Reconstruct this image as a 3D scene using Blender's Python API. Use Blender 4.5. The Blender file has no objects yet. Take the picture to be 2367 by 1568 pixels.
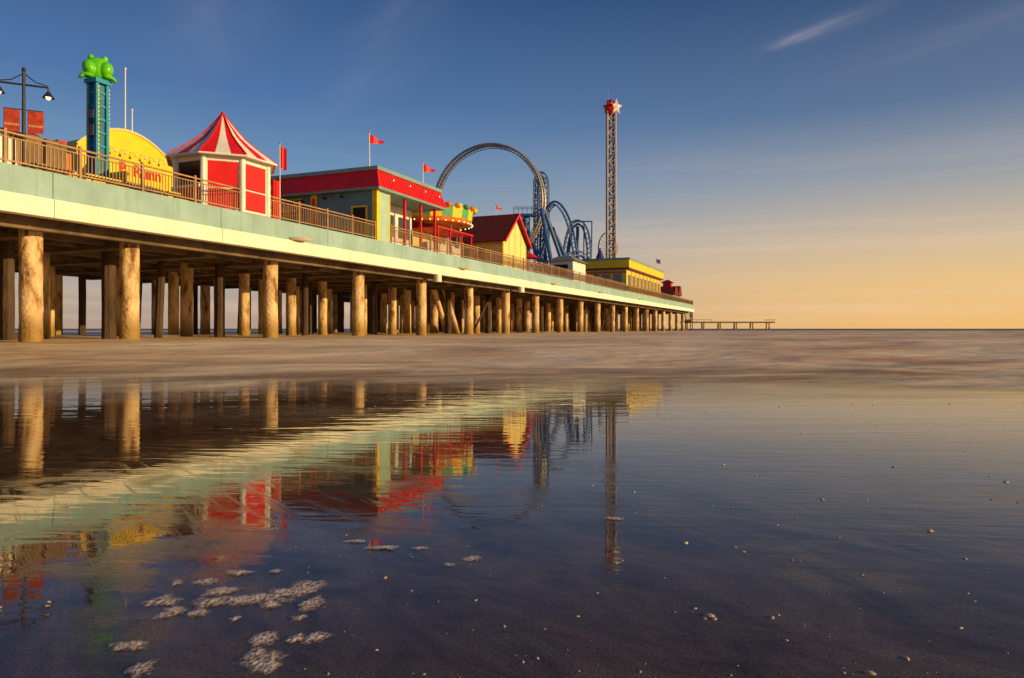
import bpy, bmesh, math, random
from mathutils import Vector, Matrix, noise
random.seed(7)
TH=math.radians(22.5); SN,CS=math.sin(TH),math.cos(TH)
def W(s,t,z): return Vector((s*SN+t*CS, s*CS-t*SN, z))
scene=bpy.context.scene
scene.view_settings.view_transform='Standard'; scene.view_settings.look='None'; scene.view_settings.exposure=0
# ---------------------------------------------------------------- materials
MATS={}
def nd(nt,typ,x=0,y=0,**kw):
    n=nt.nodes.new(typ); n.location=(x,y)
    for k,v in kw.items(): setattr(n,k,v)
    return n
def mat(name,col,rough=.6,var=.18,scale=1.5,metal=0,bump=.15,emit=None,stretch=(1,1,1),dirt=None,spec=.4):
    if name in MATS: return MATS[name]
    m=bpy.data.materials.new(name); m.use_nodes=True; nt=m.node_tree
    b=nt.nodes['Principled BSDF']
    tc=nd(nt,'ShaderNodeTexCoord'); mp=nd(nt,'ShaderNodeMapping'); mp.inputs['Scale'].default_value=stretch
    nt.links.new(tc.outputs['Object'],mp.inputs[0])
    n1=nd(nt,'ShaderNodeTexNoise'); n1.inputs['Scale'].default_value=scale; n1.inputs['Detail'].default_value=8; n1.inputs['Roughness'].default_value=.65
    nt.links.new(mp.outputs[0],n1.inputs['Vector'])
    r=nd(nt,'ShaderNodeValToRGB')
    r.color_ramp.elements[0].position=.3; r.color_ramp.elements[1].position=.7
    d=dirt if dirt else tuple(c*(1-var*1.6) for c in col)
    r.color_ramp.elements[0].color=(*d,1); r.color_ramp.elements[1].color=(*[min(1,c*(1+var*.5)) for c in col],1)
    nt.links.new(n1.outputs[0],r.inputs[0]); nt.links.new(r.outputs[0],b.inputs['Base Color'])
    b.inputs['Roughness'].default_value=rough; b.inputs['Metallic'].default_value=metal
    b.inputs['Specular IOR Level'].default_value=spec
    if bump:
        n2=nd(nt,'ShaderNodeTexNoise'); n2.inputs['Scale'].default_value=scale*9; n2.inputs['Detail'].default_value=4
        nt.links.new(mp.outputs[0],n2.inputs['Vector'])
        bp=nd(nt,'ShaderNodeBump'); bp.inputs['Strength'].default_value=bump; bp.inputs['Distance'].default_value=.05
        nt.links.new(n2.outputs[0],bp.inputs['Height']); nt.links.new(bp.outputs[0],b.inputs['Normal'])
    if emit:
        b.inputs['Emission Color'].default_value=(*emit[0],1); b.inputs['Emission Strength'].default_value=emit[1]
    MATS[name]=m; return m
RED=mat('red_paint',(.76,.010,.010),.5,.16)
DRED=mat('dark_red_roof',(.22,.02,.012),.8,.3,3)
WHITE=mat('white_paint',(.84,.80,.72),.55,.12)
CREAM=mat('cream_siding',(.88,.70,.28),.6,.08,2)
YEL=mat('yellow_paint',(.92,.62,.008),.5,.14)
YEL2=mat('pale_yellow_paint',(.80,.60,.10),.6,.15)
TEAL=mat('teal_paint_and_shade',(.13,.27,.29),.6,.15)  # teal paint; on the shop's shore wall its darker tone includes the shadow
TRIM=mat('grey_teal_trim',(.22,.34,.37),.6,.12)
LTEAL=mat('lit_teal_wall',(.38,.56,.48),.6,.1)  # paler teal for the shop's side wall, sunlit tone put into the colour
def fascia_mat(name,col,stain,streak):
    m=bpy.data.materials.new(name); m.use_nodes=True; nt=m.node_tree; b=nt.nodes['Principled BSDF']; L=nt.links.new
    g=nd(nt,'ShaderNodeNewGeometry')
    def ns(sc,scale,det=7):
        mp=nd(nt,'ShaderNodeMapping'); mp.inputs['Scale'].default_value=sc; L(g.outputs['Position'],mp.inputs[0])
        n=nd(nt,'ShaderNodeTexNoise'); n.inputs['Scale'].default_value=scale; n.inputs['Detail'].default_value=det; n.inputs['Roughness'].default_value=.65; L(mp.outputs[0],n.inputs['Vector']); return n
    a=ns((1,1,1),.55); s_=ns((1,1,.06),3.2,5); f_=ns((1,1,3),5)
    r=nd(nt,'ShaderNodeValToRGB'); e=r.color_ramp.elements; e[0].position=.3; e[1].position=.65; e[0].color=(*[c*.78 for c in col],1); e[1].color=(*[min(.93,c*1.06) for c in col],1); L(a.outputs[0],r.inputs[0])
    mr=nd(nt,'ShaderNodeMapRange'); L(s_.outputs[0],mr.inputs[0]); mr.inputs[1].default_value=.54; mr.inputs[2].default_value=.78; mr.inputs[4].default_value=streak
    mx=nd(nt,'ShaderNodeMix',data_type='RGBA'); L(mr.outputs[0],mx.inputs[0]); L(r.outputs[0],mx.inputs[6]); mx.inputs[7].default_value=(*stain,1)
    L(mx.outputs[2],b.inputs['Base Color']); b.inputs['Roughness'].default_value=.75
    bp=nd(nt,'ShaderNodeBump'); bp.inputs['Strength'].default_value=.35; bp.inputs['Distance'].default_value=.03; L(f_.outputs[0],bp.inputs['Height']); L(bp.outputs[0],b.inputs['Normal'])
    return m
FASC=fascia_mat('teal_concrete',(.30,.47,.47),(.17,.20,.15),.5)
FWH=fascia_mat('cream_concrete',(.93,.87,.70),(.55,.38,.20),.4)
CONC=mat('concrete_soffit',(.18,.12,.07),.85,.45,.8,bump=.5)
WOOD=mat('weathered_wood',(.30,.19,.10),.8,.4,2,stretch=(1,1,.3),bump=.4)
DWOOD=mat('old_dark_timber',(.10,.06,.035),.9,.5,3,stretch=(1,1,.2),bump=.8)
RAILM=mat('railing_tan_metal',(.42,.25,.12),.5,.25,2)
BLUE=mat('coaster_blue_steel',(.035,.12,.34),.4,.2,1)
LBLUE=mat('light_blue_steel',(.18,.32,.46),.4,.2,1)
TBLUE=mat('tower_turquoise_paint',(.02,.33,.52),.45,.15,1)
STEEL=mat('grey_steel',(.42,.36,.30),.4,.25,1,metal=.3)
DARK=mat('dark_metal',(.03,.022,.03),.45,.2,2)
BLACK=mat('dark_interior',(.015,.013,.013),.7,.2,2)
GLASS=mat('window_glass',(.03,.04,.05),.08,.1,1,bump=0,spec=1)
GREEN=mat('frog_green_plastic',(.12,.58,.008),.3,.08,1,bump=0)
GRN2=mat('carousel_green',(.10,.42,.16),.45,.15,3)
ORNG=mat('orange_paint',(.75,.20,.02),.5,.15,3)
GREY=mat('grey_roof',(.20,.20,.21),.8,.2,2)
NAVY=mat('navy_cloth',(.03,.05,.25),.8,.1,2)
PURP=mat('purple_tent',(.05,.03,.20),.7,.2,2)
BULB=mat('lamp_glass_lit',(.9,.8,.6),.3,.02,1,bump=0,emit=((1,.72,.38),2.5))
def pile_mat():
    m=bpy.data.materials.new('weathered_concrete_pile'); m.use_nodes=True; nt=m.node_tree; b=nt.nodes['Principled BSDF']
    g=nd(nt,'ShaderNodeNewGeometry'); sp=nd(nt,'ShaderNodeSeparateXYZ'); nt.links.new(g.outputs['Position'],sp.inputs[0])
    mp=nd(nt,'ShaderNodeMapping'); mp.inputs['Scale'].default_value=(1.3,1.3,.5); nt.links.new(g.outputs['Position'],mp.inputs[0])
    n=nd(nt,'ShaderNodeTexNoise'); n.inputs['Scale'].default_value=1.6; n.inputs['Detail'].default_value=9; n.inputs['Roughness'].default_value=.7
    nt.links.new(mp.outputs[0],n.inputs['Vector'])
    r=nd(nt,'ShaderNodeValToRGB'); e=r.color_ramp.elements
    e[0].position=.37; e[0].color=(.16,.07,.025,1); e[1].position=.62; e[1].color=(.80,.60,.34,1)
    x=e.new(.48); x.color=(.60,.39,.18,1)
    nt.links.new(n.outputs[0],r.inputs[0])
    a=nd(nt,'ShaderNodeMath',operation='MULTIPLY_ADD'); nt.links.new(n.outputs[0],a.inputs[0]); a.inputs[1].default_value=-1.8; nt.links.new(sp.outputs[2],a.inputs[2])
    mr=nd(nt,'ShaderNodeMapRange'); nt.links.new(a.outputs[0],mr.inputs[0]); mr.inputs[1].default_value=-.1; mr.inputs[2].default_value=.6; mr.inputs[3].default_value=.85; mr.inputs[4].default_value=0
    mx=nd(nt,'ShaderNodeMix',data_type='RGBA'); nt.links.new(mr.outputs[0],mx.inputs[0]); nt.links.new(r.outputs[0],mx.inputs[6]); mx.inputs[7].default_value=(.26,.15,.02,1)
    nt.links.new(mx.outputs[2],b.inputs['Base Color']); b.inputs['Roughness'].default_value=.8
    bp=nd(nt,'ShaderNodeBump'); bp.inputs['Strength'].default_value=.8; bp.inputs['Distance'].default_value=.08
    n2=nd(nt,'ShaderNodeTexNoise'); n2.inputs['Scale'].default_value=7; n2.inputs['Detail'].default_value=6; nt.links.new(g.outputs['Position'],n2.inputs['Vector'])
    nt.links.new(n2.outputs[0],bp.inputs['Height']); nt.links.new(bp.outputs[0],b.inputs['Normal'])
    return m
PILE=pile_mat()
# ---------------------------------------------------------------- builders
ALL=[]
class Part:
    def __init__(s,grp,name,m,smooth=False,mod=None):
        s.g=grp; s.name=name; s.m=m; s.bm=bmesh.new(); s.smooth=smooth; s.mod=mod; s.world=False; ALL.append(s)
    def f(s,pts,world=False):
        vs=[s.bm.verts.new(p if world else W(*p)) for p in pts]
        try: return s.bm.faces.new(vs)
        except ValueError: return None
    def hull8(s,c,world=False):
        vs=[s.bm.verts.new(p if world else W(*p)) for p in c]
        for a in ((0,1,2,3),(4,5,6,7),(0,1,5,4),(1,2,6,5),(2,3,7,6),(3,0,4,7)): s.bm.faces.new([vs[i] for i in a])
    def box(s,s0,s1,t0,t1,z0,z1):
        s.hull8([(s0,t0,z0),(s1,t0,z0),(s1,t1,z0),(s0,t1,z0),(s0,t0,z1),(s1,t0,z1),(s1,t1,z1),(s0,t1,z1)]); return s
    def tube(s,p,q,r0,r1=None,n=12,world=False,cap=True):
        r1=r0 if r1 is None else r1
        p=Vector(p) if world else W(*p); q=Vector(q) if world else W(*q)
        ax=(q-p).normalized(); u=ax.orthogonal().normalized(); v=ax.cross(u)
        A=[];Bv=[]
        for i in range(n):
            a=2*math.pi*i/n+math.pi/n; o=u*math.cos(a)+v*math.sin(a)
            A.append(s.bm.verts.new(p+o*r0)); Bv.append(s.bm.verts.new(q+o*r1))
        for i in range(n):
            j=(i+1)%n; s.bm.faces.new((A[i],A[j],Bv[j],Bv[i]))
        if cap:
            s.bm.faces.new(A[::-1]); s.bm.faces.new(Bv)
        return s
    def path(s,pts,r,n=6,closed=False):
        rings=[]; N=len(pts)
        for i,p in enumerate(pts):
            a=pts[(i-1)%N] if (i>0 or closed) else p; b=pts[(i+1)%N] if (i<N-1 or closed) else p
            tg=(b-a).normalized(); ref=Vector((0.2,-1,.1)) ; u=tg.cross(ref).normalized(); v=tg.cross(u)
            rings.append([s.bm.verts.new(p+(u*math.cos(2*math.pi*k/n)+v*math.sin(2*math.pi*k/n))*r) for k in range(n)])
        for i in range(N if closed else N-1):
            A=rings[i];B=rings[(i+1)%N]
            for k in range(n): s.bm.faces.new((A[k],A[(k+1)%n],B[(k+1)%n],B[k]))
        return s
    def ball(s,c,rad,world=False,rot=None,u=20,v=14):
        c=Vector(c) if world else W(*c)
        M=Matrix.Translation(c)@Matrix.Rotation(-TH,4,'Z')
        if rot: M=M@rot
        M=M@Matrix.Diagonal((*rad,1))
        bmesh.ops.create_uvsphere(s.bm,u_segments=u,v_segments=v,radius=1,matrix=M); return s
    def prism(s,poly,axis,a,b):
        def mk(p,k): return (k,p[0],p[1]) if axis=='s' else ((p[0],k,p[1]) if axis=='t' else (p[0],p[1],k))
        A=[s.bm.verts.new(W(*mk(p,a))) for p in poly]; B=[s.bm.verts.new(W(*mk(p,b))) for p in poly]
        n=len(poly); s.bm.faces.new(A); s.bm.faces.new(B[::-1])
        for i in range(n): s.bm.faces.new((A[i],B[i],B[(i+1)%n],A[(i+1)%n]))
        return s
class Group:
    def __init__(s,name,ss=0,t=0,z=0,world=None):
        s.o=bpy.data.objects.new(name,None); s.o.empty_display_size=.3
        s.o.location=world if world is not None else W(ss,t,z); scene.collection.objects.link(s.o)
    def part(s,name,m,**k): return Part(s,name,m,**k)
def finish():
    for p in ALL:
        me=bpy.data.meshes.new(p.name); 
        bmesh.ops.recalc_face_normals(p.bm,faces=p.bm.faces)
        org=p.g.o.location.copy() if p.g else Vector((0,0,0))
        for v in p.bm.verts: v.co-=org
        p.bm.to_mesh(me); p.bm.free(); me.materials.append(p.m)
        if p.smooth:
            for f in me.polygons: f.use_smooth=True
        o=bpy.data.objects.new(p.name,me); scene.collection.objects.link(o)
        if p.g: o.parent=p.g.o
        if p.mod=='remesh':
            r=o.modifiers.new('r','REMESH'); r.mode='VOXEL'; r.voxel_size=.03; r.use_smooth_shade=True
            sm=o.modifiers.new('s','SMOOTH'); sm.iterations=4
        if p.mod=='bevel':
            b=o.modifiers.new('b','BEVEL'); b.width=.02; b.segments=2; b.limit_method='ANGLE'
def text(grp,name,body,s,t,z,size,m,face='n',ext=.015):
    c=bpy.data.curves.new(name,'FONT'); c.body=body; c.size=size; c.extrude=ext; c.align_x='CENTER'; c.align_y='CENTER'; c.offset=size*.02
    c.materials.append(m); o=bpy.data.objects.new(name,c); scene.collection.objects.link(o)
    X=Vector((SN,CS,0)) if face=='n' else Vector((CS,-SN,0)); Z=Vector((CS,-SN,0)) if face=='n' else Vector((-SN,-CS,0))
    Y=Vector((0,0,1)); R=Matrix((X,Y,Z)).transposed().to_4x4()
    o.parent=grp.o
    o.matrix_basis=Matrix.Translation(W(s,t,z)-grp.o.location)@R
TE=-23.0
# ---------------------------------------------------------------- pier
g=Group('pleasure_pier',80,-33,6)
E1=160
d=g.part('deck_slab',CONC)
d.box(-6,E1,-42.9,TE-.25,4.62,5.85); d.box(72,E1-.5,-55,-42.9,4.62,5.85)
d=g.part('deck_boards',WOOD); d.box(-6,E1,-42.9,TE-.22,5.852,5.95); d.box(72,E1-.5,-55,-42.95,5.852,5.95)
d=g.part('teal_fascia',FASC)
s=-6
while s<E1:
    e=min(s+7.3,E1); d.box(s+.012,e-.012,TE-.25,TE,5.12,6.0); s=e
d=g.part('teal_fascia_end',FASC); d.box(E1,E1+.25,-43,TE,5.12,6.0)
d=g.part('cream_edge_beam',FWH,mod='bevel'); s=-6
while s<E1:
    e=min(s+7.3,E1); d.box(s+.01,e-.01,TE-.35,TE+.08,4.5,5.117); s=e
d.box(E1+.0,E1+.35,-43,TE+.08,4.5,5.117)
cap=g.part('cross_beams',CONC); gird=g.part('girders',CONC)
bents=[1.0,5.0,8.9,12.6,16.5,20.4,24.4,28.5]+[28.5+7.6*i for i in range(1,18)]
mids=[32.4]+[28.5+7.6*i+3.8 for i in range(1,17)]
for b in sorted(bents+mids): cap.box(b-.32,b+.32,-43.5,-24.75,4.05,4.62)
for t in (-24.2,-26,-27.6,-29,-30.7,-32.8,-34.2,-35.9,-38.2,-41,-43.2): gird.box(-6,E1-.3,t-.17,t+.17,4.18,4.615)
for t in (-46,-50,-54): gird.box(72,E1-1,t-.2,t+.2,4.2,4.615)
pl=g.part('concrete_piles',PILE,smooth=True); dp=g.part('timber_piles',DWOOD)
def pile(part,s,t,r,top=4.6,lean=0,n=20):
    rings=[]; K=14; sd=random.random()*50
    for i in range(K+1):
        z=-.8+(top+.8)*i/K; ring=[]
        for k in range(n):
            a=2*math.pi*k/n; rr=r*(1+.06*noise.noise(Vector((math.cos(a)*1.3+sd,math.sin(a)*1.3,z*1.1)))+.03*noise.noise(Vector((math.cos(a)*4+sd,math.sin(a)*4,z*5))))
            if z<1.1: rr*=1+.10*(1.1-z)/1.9
            ring.append(part.bm.verts.new(W(s+math.cos(a)*rr+lean*(z)/4,t+math.sin(a)*rr,z)))
        rings.append(ring)
    for i in range(K):
        for k in range(n): part.bm.faces.new((rings[i][k],rings[i][(k+1)%n],rings[i+1][(k+1)%n],rings[i+1][k]))
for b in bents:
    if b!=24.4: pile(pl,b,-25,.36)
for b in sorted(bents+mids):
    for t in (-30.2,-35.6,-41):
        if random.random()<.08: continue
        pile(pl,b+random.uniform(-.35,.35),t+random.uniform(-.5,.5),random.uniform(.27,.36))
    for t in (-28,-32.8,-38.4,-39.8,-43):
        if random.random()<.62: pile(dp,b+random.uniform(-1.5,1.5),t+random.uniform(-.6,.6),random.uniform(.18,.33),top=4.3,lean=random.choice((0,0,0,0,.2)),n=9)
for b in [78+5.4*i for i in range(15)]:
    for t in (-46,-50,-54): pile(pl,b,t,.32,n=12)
for b in (55.5,57.5): pile(pl,b,-29,.24,lean=-2.6,n=12)
for b in (59,104): dp.tube((b-.1,-28,1),(b+3.4,-28,4.2),.1,n=8)
fx=g.part('edge_light_fixtures',FWH,smooth=False)
for s_,z_ in ((28.1,5.15),(46.0,5.15),(66,5.2),(83,5.2),(105,5.2)):
    fx.tube((s_,TE+.1,z_),(s_,TE+.1,z_+.10),.5,.62,n=28)
for s_ in (42.6,57.9): fx.tube((s_,TE-.1,4.02),(s_,TE-.1,4.5),.27,n=20)
# ---------------------------------------------------------------- railings
def railing(s0,s1,t=TE-.12,h=1.04):
    g=Group('pier_railing',(s0+s1)/2,t,6)
    a=g.part('balusters',RAILM); r=g.part('rails',RAILM); p=g.part('posts',RAILM)
    z0=6.0
    r.box(s0,s1,t-.035,t+.035,z0+h-.06,z0+h); r.box(s0,s1,t-.025,t+.025,z0+h-.2,z0+h-.16); r.box(s0,s1,t-.025,t+.025,z0+.1,z0+.15)
    n=max(2,round((s1-s0)/2.4))
    for i in range(n+1):
        s=s0+(s1-s0)*i/n; p.box(s-.045,s+.045,t-.045,t+.045,z0-.02,z0+h+.08)
    s=s0+.12
    while s<s1:
        a.box(s-.013,s+.013,t-.013,t+.013,z0+.15,z0+h-.2); s+=.135
railing(2,24.4); railing(26.15,35.05); railing(36.8,159.8)
# ---------------------------------------------------------------- octagonal ticket kiosk
kc=(25.3,-24.98)
g=Group('striped_ticket_kiosk',*kc,6)
def oct(r,z,k,off=math.pi/8): 
    a=2*math.pi*k/8+off; return (kc[0]+math.cos(a)*r,kc[1]+math.sin(a)*r,z)
rv=1.92/math.cos(math.pi/8)
red=g.part('red_wall_panels',RED); wh=g.part('white_posts_and_trim',WHITE,mod='bevel'); ins=g.part('interior',BLACK); flo=g.part('floor',WOOD)
flo.prism([oct(rv,0,k)[:2] for k in range(8)],'z',5.96,6.04)
for k in range(8):
    a=oct(rv,0,k); b=oct(rv,0,k+1)
    wh.tube((a[0],a[1],6.0),(a[0],a[1],8.5),.13,n=8)
    A=Vector(a[:2]);Bb=Vector(b[:2]); mid=(A+Bb)/2; nrm=(mid-Vector(kc)).normalized(); tv=(Bb-A).normalized()
    def quad(part,u0,u1,z0,z1,o0,o1):
        L=(Bb-A).length
        P=[A+tv*u0*L+nrm*o0,A+tv*u1*L+nrm*o0,A+tv*u1*L+nrm*o1,A+tv*u0*L+nrm*o1]
        part.hull8([(p.x,p.y,z0) for p in P]+[(p.x,p.y,z1) for p in P])
    ang=math.atan2(nrm.y,nrm.x)
    open_=abs(abs(math.degrees(ang))-180)<60 and nrm.y<.3
    quad(wh,.03,.97,8.18,8.42,-.05,.035)
    if open_:
        quad(wh,.03,.97,7.0,7.12,-.1,.2); quad(red,.03,.97,6.0,7.0,-.05,0)
    else:
        quad(red,.03,.97,6.0,8.18,-.05,0)
        quad(wh,.03,.97,6.02,6.12,-.02,.04); quad(wh,.08,.92,6.98,7.04,-.02,.03)
        quad(wh,.06,.105,6.12,8.18,-.02,.035); quad(wh,.895,.94,6.12,8.18,-.02,.035)
ins.tube((kc[0],kc[1],6.05),(kc[0],kc[1],8.3),.5,n=8)
prof=[(2.50,8.40),(2.45,8.50),(2.02,8.82),(1.52,9.18),(1.02,9.60),(.58,10.10),(.24,10.52),(.05,10.76)]
rr=g.part('roof_red_stripes',RED); rw=g.part('roof_white_stripes',WHITE)
for k in range(8):
    for j in range(3):
        for i in range(len(prof)-1):
            def pt(i,f):
                r,z=prof[i]; a=oct(r,z,k); b=oct(r,z,k+1); return tuple(a[q]*(1-f)+b[q]*f for q in range(3))
            (rr if (j!=1) == (k%2==0) else rw).f([pt(i,j/3),pt(i,(j+1)/3),pt(i+1,(j+1)/3),pt(i+1,j/3)])
sof=g.part('roof_soffit',WHITE); sof.prism([oct(2.4,0,k)[:2] for k in range(8)],'z',8.42,8.46)
ed=g.part('roof_edge_trim',WHITE)
for k in range(8):
    ed.tube(oct(2.49,8.42,k),oct(2.49,8.42,k+1),.045,n=6)
    for i in range(1,len(prof)-1): rr.tube(oct(prof[i][0]+.01,prof[i][1]+.01,k),oct(prof[i+1][0]+.01,prof[i+1][1]+.01,k),.03,n=5)
g.part('finial',RED,smooth=True).ball((kc[0],kc[1],10.79),(.09,.09,.12))
# ---------------------------------------------------------------- red roofed shop
g=Group('red_roof_shop',39,-27,6)
s0,s1,t0,t1=35.3,42.9,-32.4,-23.15
w=g.part('shore_wall',TEAL); w.box(s0,s0+.2,t0,t1-.3,6,8.95)
w=g.part('side_wall',LTEAL); w.box(s0+.25,s0+1.3,t1-.2,t1,6,8.95)
w=g.part('back_walls',TEAL); w.box(s0+.2,s1,t0,t0+.2,6,8.95); w.box(s1-.2,s1,t0+.2,t1-2.4,6,8.95)
w=g.part('recessed_wall',WHITE); w.box(s0+.25,s1-.25,t1-2.2,t1-2.0,6,8.95)
w=g.part('recess_return',YEL2); w.box(s0+1.1,s0+1.3,t1-2.0,t1-.2,6,8.95)
w=g.part('recess_windows',GLASS); 
for a in (38.9,40.9): w.box(a,a+1.4,t1-2.0,t1-1.96,6.9,8.3)
y=g.part('yellow_corner_trim',YEL,mod='bevel'); y.box(s0-.08,s0+.22,t1-.28,t1+.06,5.98,8.95); y.box(s0+1.3,s0+1.4,t1-.25,t1+.03,6,8.95)
for t in (-27.6,-31.2): 
    y.box(s0-.1,s0,t-.22,t+.22,6,8.95)
r=g.part('red_pilaster_and_posts',RED)
for t in (-27.6,-31.2): r.box(s0-.13,s0-.1,t-.1,t+.1,6,8.7)
for a in (38.6,40.6,42.5): r.box(a-.07,a+.07,t1-.2,t1-.06,5.97,8.95)
def frustum(part,zb,zt,ob,ot):
    b=[(s0-ob,t0-ob),(s1+ob,t0-ob),(s1+ob,t1+ob),(s0-ob,t1+ob)]; t=[(s0-ot,t0-ot),(s1+ot,t0-ot),(s1+ot,t1+ot),(s0-ot,t1+ot)]
    part.hull8([(*p,zb) for p in b]+[(*p,zt) for p in t])
frustum(g.part('red_mansard',RED),9.08,10.12,.42,.05)
frustum(g.part('lower_trim_band',TRIM),8.95,9.08,.36,.40)
frustum(g.part('upper_trim_band',TRIM),10.12,10.34,.14,.14)
m=g.part('mansard_seams',RED)
for i in range(20):
    s_=s0+.2+i*.39
    m.hull8([(s_-.012,t1+.40,9.1),(s_+.012,t1+.40,9.1),(s_+.012,t1+.45,9.1),(s_-.012,t1+.45,9.1),(s_-.012,t1+.03,10.11),(s_+.012,t1+.03,10.11),(s_+.012,t1+.08,10.11),(s_-.012,t1+.08,10.11)])
f=g.part('mansard_lamps',WHITE)
for i in range(4): f.box(36.3+i*1.9,36.42+i*1.9,t1+.25,t1+.5,9.62,9.72)
dr=g.part('door',BLACK); dr.box(s0-.03,s0,-24.8,-23.9,6,8.0)
df=g.part('door_frame',YEL); df.box(s0-.06,s0,-24.92,-24.8,6,8.1); df.box(s0-.06,s0,-23.9,-23.78,6,8.1); df.box(s0-.06,s0,-24.8,-23.9,8.0,8.1)
sg=g.part('sign_board',DRED); sg.box(s0-.14,s0-.06,-30.7,-28.4,7.75,8.75)
sg=g.part('sign_border',YEL2)
for z in (7.75,8.71): sg.box(s0-.17,s0-.14,-30.7,-28.4,z,z+.04)
text(g,'sign_lettering','GALLOP',s0-.15,-29.55,8.25,.62,CREAM,face='d')
l=g.part('wall_lamps',DARK)
for t in (-25.4,-26.6): l.tube((s0-.35,t,8.6),(s0-.35,t,8.72),.16,.05,n=12); l.tube((s0-.35,t,8.73),(s0,t,8.8),.02,n=6)
g=Group('striped_pylon',33.5,-29,6)
a=g.part('red_pylon',RED); b=g.part('white_blocks',WHITE)
a.box(33.2,33.75,-29.4,-28.9,6,9.6)
for i in range(5): b.box(33.12,33.2,-29.42,-29.1,7.2+i*.45,7.42+i*.45)
# ---------------------------------------------------------------- flags
def flag(s,t,z0,z1,col,name='flag_pole',L=.9,H=.55,pen=True):
    g=Group(name,s,t,z0)
    g.part('pole',WHITE).tube((s,t,z0),(s,t,z1),.035,.02,n=8)
    g.part('ball',STEEL,smooth=True).ball((s,t,z1+.04),(.06,.06,.06),u=10,v=8)
    c=g.part('cloth',col,smooth=True); N=8; rows=[]
    for i in range(N+1):
        f=i/N; hh=H*(1-f*.75) if pen else H; o=.08*math.sin(f*7)
        mid=z1-.1-H/2-.12*f
        rows.append([c.bm.verts.new(W(s+.03+f*L*.7,t+o+f*L*.6,mid+hh/2)),c.bm.verts.new(W(s+.03+f*L*.7,t+o+f*L*.6,mid-hh/2))])
    for i in range(N): c.bm.faces.new((rows[i][0],rows[i+1][0],rows[i+1][1],rows[i][1]))
flag(33.4,-28.6,6,11.7,RED,L=.35,H=1.3,pen=False)
flag(36.1,-24.2,10.3,12.6,RED)
flag(42.9,-24.4,10.3,12.3,RED)
flag(60.3,-26.6,11,12.4,RED,L=.6,H=.4); flag(60.2,-29.8,6,12.3,RED,L=.6,H=.4)
flag(123,-24,10.5,13,NAVY,L=.9,H=.7,pen=False)
for s_,t_,zt in ((28.3,-35,15.3),(28.9,-35.2,13.2)):
    g=Group('white_mast',s_,t_,6); g.part('pole',WHITE).tube((s_,t_,6),(s_,t_,zt),.045,.03,n=8); g.part('cap',WHITE).ball((s_,t_,zt),(.07,.07,.07),u=10,v=8)
# ---------------------------------------------------------------- yellow arched facade
g=Group('yellow_arched_hall',26.9,-35,6)
poly=[(24.0,6),(24.0,9.9)]
for i in range(1,24): 
    f=i/24; poly.append((24.0+5.8*f,9.9+1.35*math.sin(math.pi*f)**.8))
poly+=[(29.8,9.9),(29.8,6)]
g.part('facade',YEL).prism(poly,'t',-33.3,-33.0)
g.part('hall_body',YEL2).prism([(p[0]*.96+26.9*.04,6+(p[1]-6)*.95) for p in poly],'t',-39,-33.31)
tr=g.part('arch_trim',CREAM)
for i in range(1,len(poly)-2): tr.tube((poly[i][0],-32.98,poly[i][1]),(poly[i+1][0],-32.98,poly[i+1][1]),.07,n=6)
text(g,'facade_lettering','P. Runn',27.6,-32.98,9.2,.85,RED,ext=.03)
g.part('plaque',STEEL).box(26.7,28.4,-32.99,-32.93,8.35,8.6)
lm=g.part('gooseneck_lamps',WHITE)
for i in range(7): 
    s_=25.2+i*.6; lm.tube((s_,-32.6,9.9),(s_,-32.6,10.05),.1,.02,n=8); lm.tube((s_,-32.6,10.05),(s_,-33,10.2),.015,n=5)
bd=g.part('facade_lower_band',ORNG); bd.box(24.0,29.8,-32.98,-32.94,7.4,7.55)
g=Group('yellow_cafe_screen',25.5,-28.5,6)
a=g.part('panels',YEL)
for i in range(7): a.box(19.2+i*.92,20.05+i*.92,-29.2,-29.15,6.1,7.5)
b=g.part('frame',YEL2); b.box(19.1,25.7,-29.22,-29.12,7.5,7.62)
for i in range(4):
    s_=17.6+i*1.9; t_=-25.6
    g=Group('picnic_table',s_,t_,6); p=g.part('top_and_benches',YEL2 if i%2 else WOOD)
    p.box(s_-.75,s_+.75,t_-.35,t_+.35,6.7,6.76); p.box(s_-.75,s_+.75,t_-.75,t_-.5,6.38,6.43); p.box(s_-.75,s_+.75,t_+.5,t_+.75,6.38,6.43)
    q=g.part('legs',WOOD)
    for e in (-.6,.6):
        q.tube((s_+e,t_-.6,5.95),(s_+e,t_+.2,6.72),.04,n=5); q.tube((s_+e,t_+.6,5.95),(s_+e,t_-.2,6.72),.04,n=5); q.box(s_+e-.03,s_+e+.03,t_-.7,t_+.7,6.33,6.38)
g=Group('snack_stall',19.5,-31,6)
g.part('stall_walls',WOOD).box(18.6,21.2,-32.5,-30.6,6,8.3)
g.part('stall_counter',YEL).box(18.5,21.3,-30.6,-30.2,6.9,7.0)
g.part('stall_roof',DRED).prism([(18.3,8.3),(21.5,8.3),(21.3,8.6),(19.9,9.1),(18.5,8.6)],'t',-32.7,-30.0)
g.part('red_chimney',RED).box(22.1,22.5,-32,-31.6,6,9.5)
g=Group('wooden_booth',14.5,-27,6)
g.part('white_panels',WHITE).box(14.2,17.0,-26.6,-26.5,6,7.75)
p=g.part('wood_frame',WOOD); p.box(13.5,18.2,-27.2,-26.62,6,8.05); p.box(18.0,18.8,-28.4,-26.4,6,8.0)
for i in range(9): p.box(14.2+i*.33,14.26+i*.33,-26.5,-26.47,6,7.75)
g.part('orange_post',ORNG).box(18.9,19.2,-27,-26.7,6,7.7)
g.part('green_roof',mat('dark_green_roof',(.02,.06,.04),.7)).prism([(11,8.6),(15.3,8.6),(13.2,9.5)],'t',-32,-29)
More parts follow.
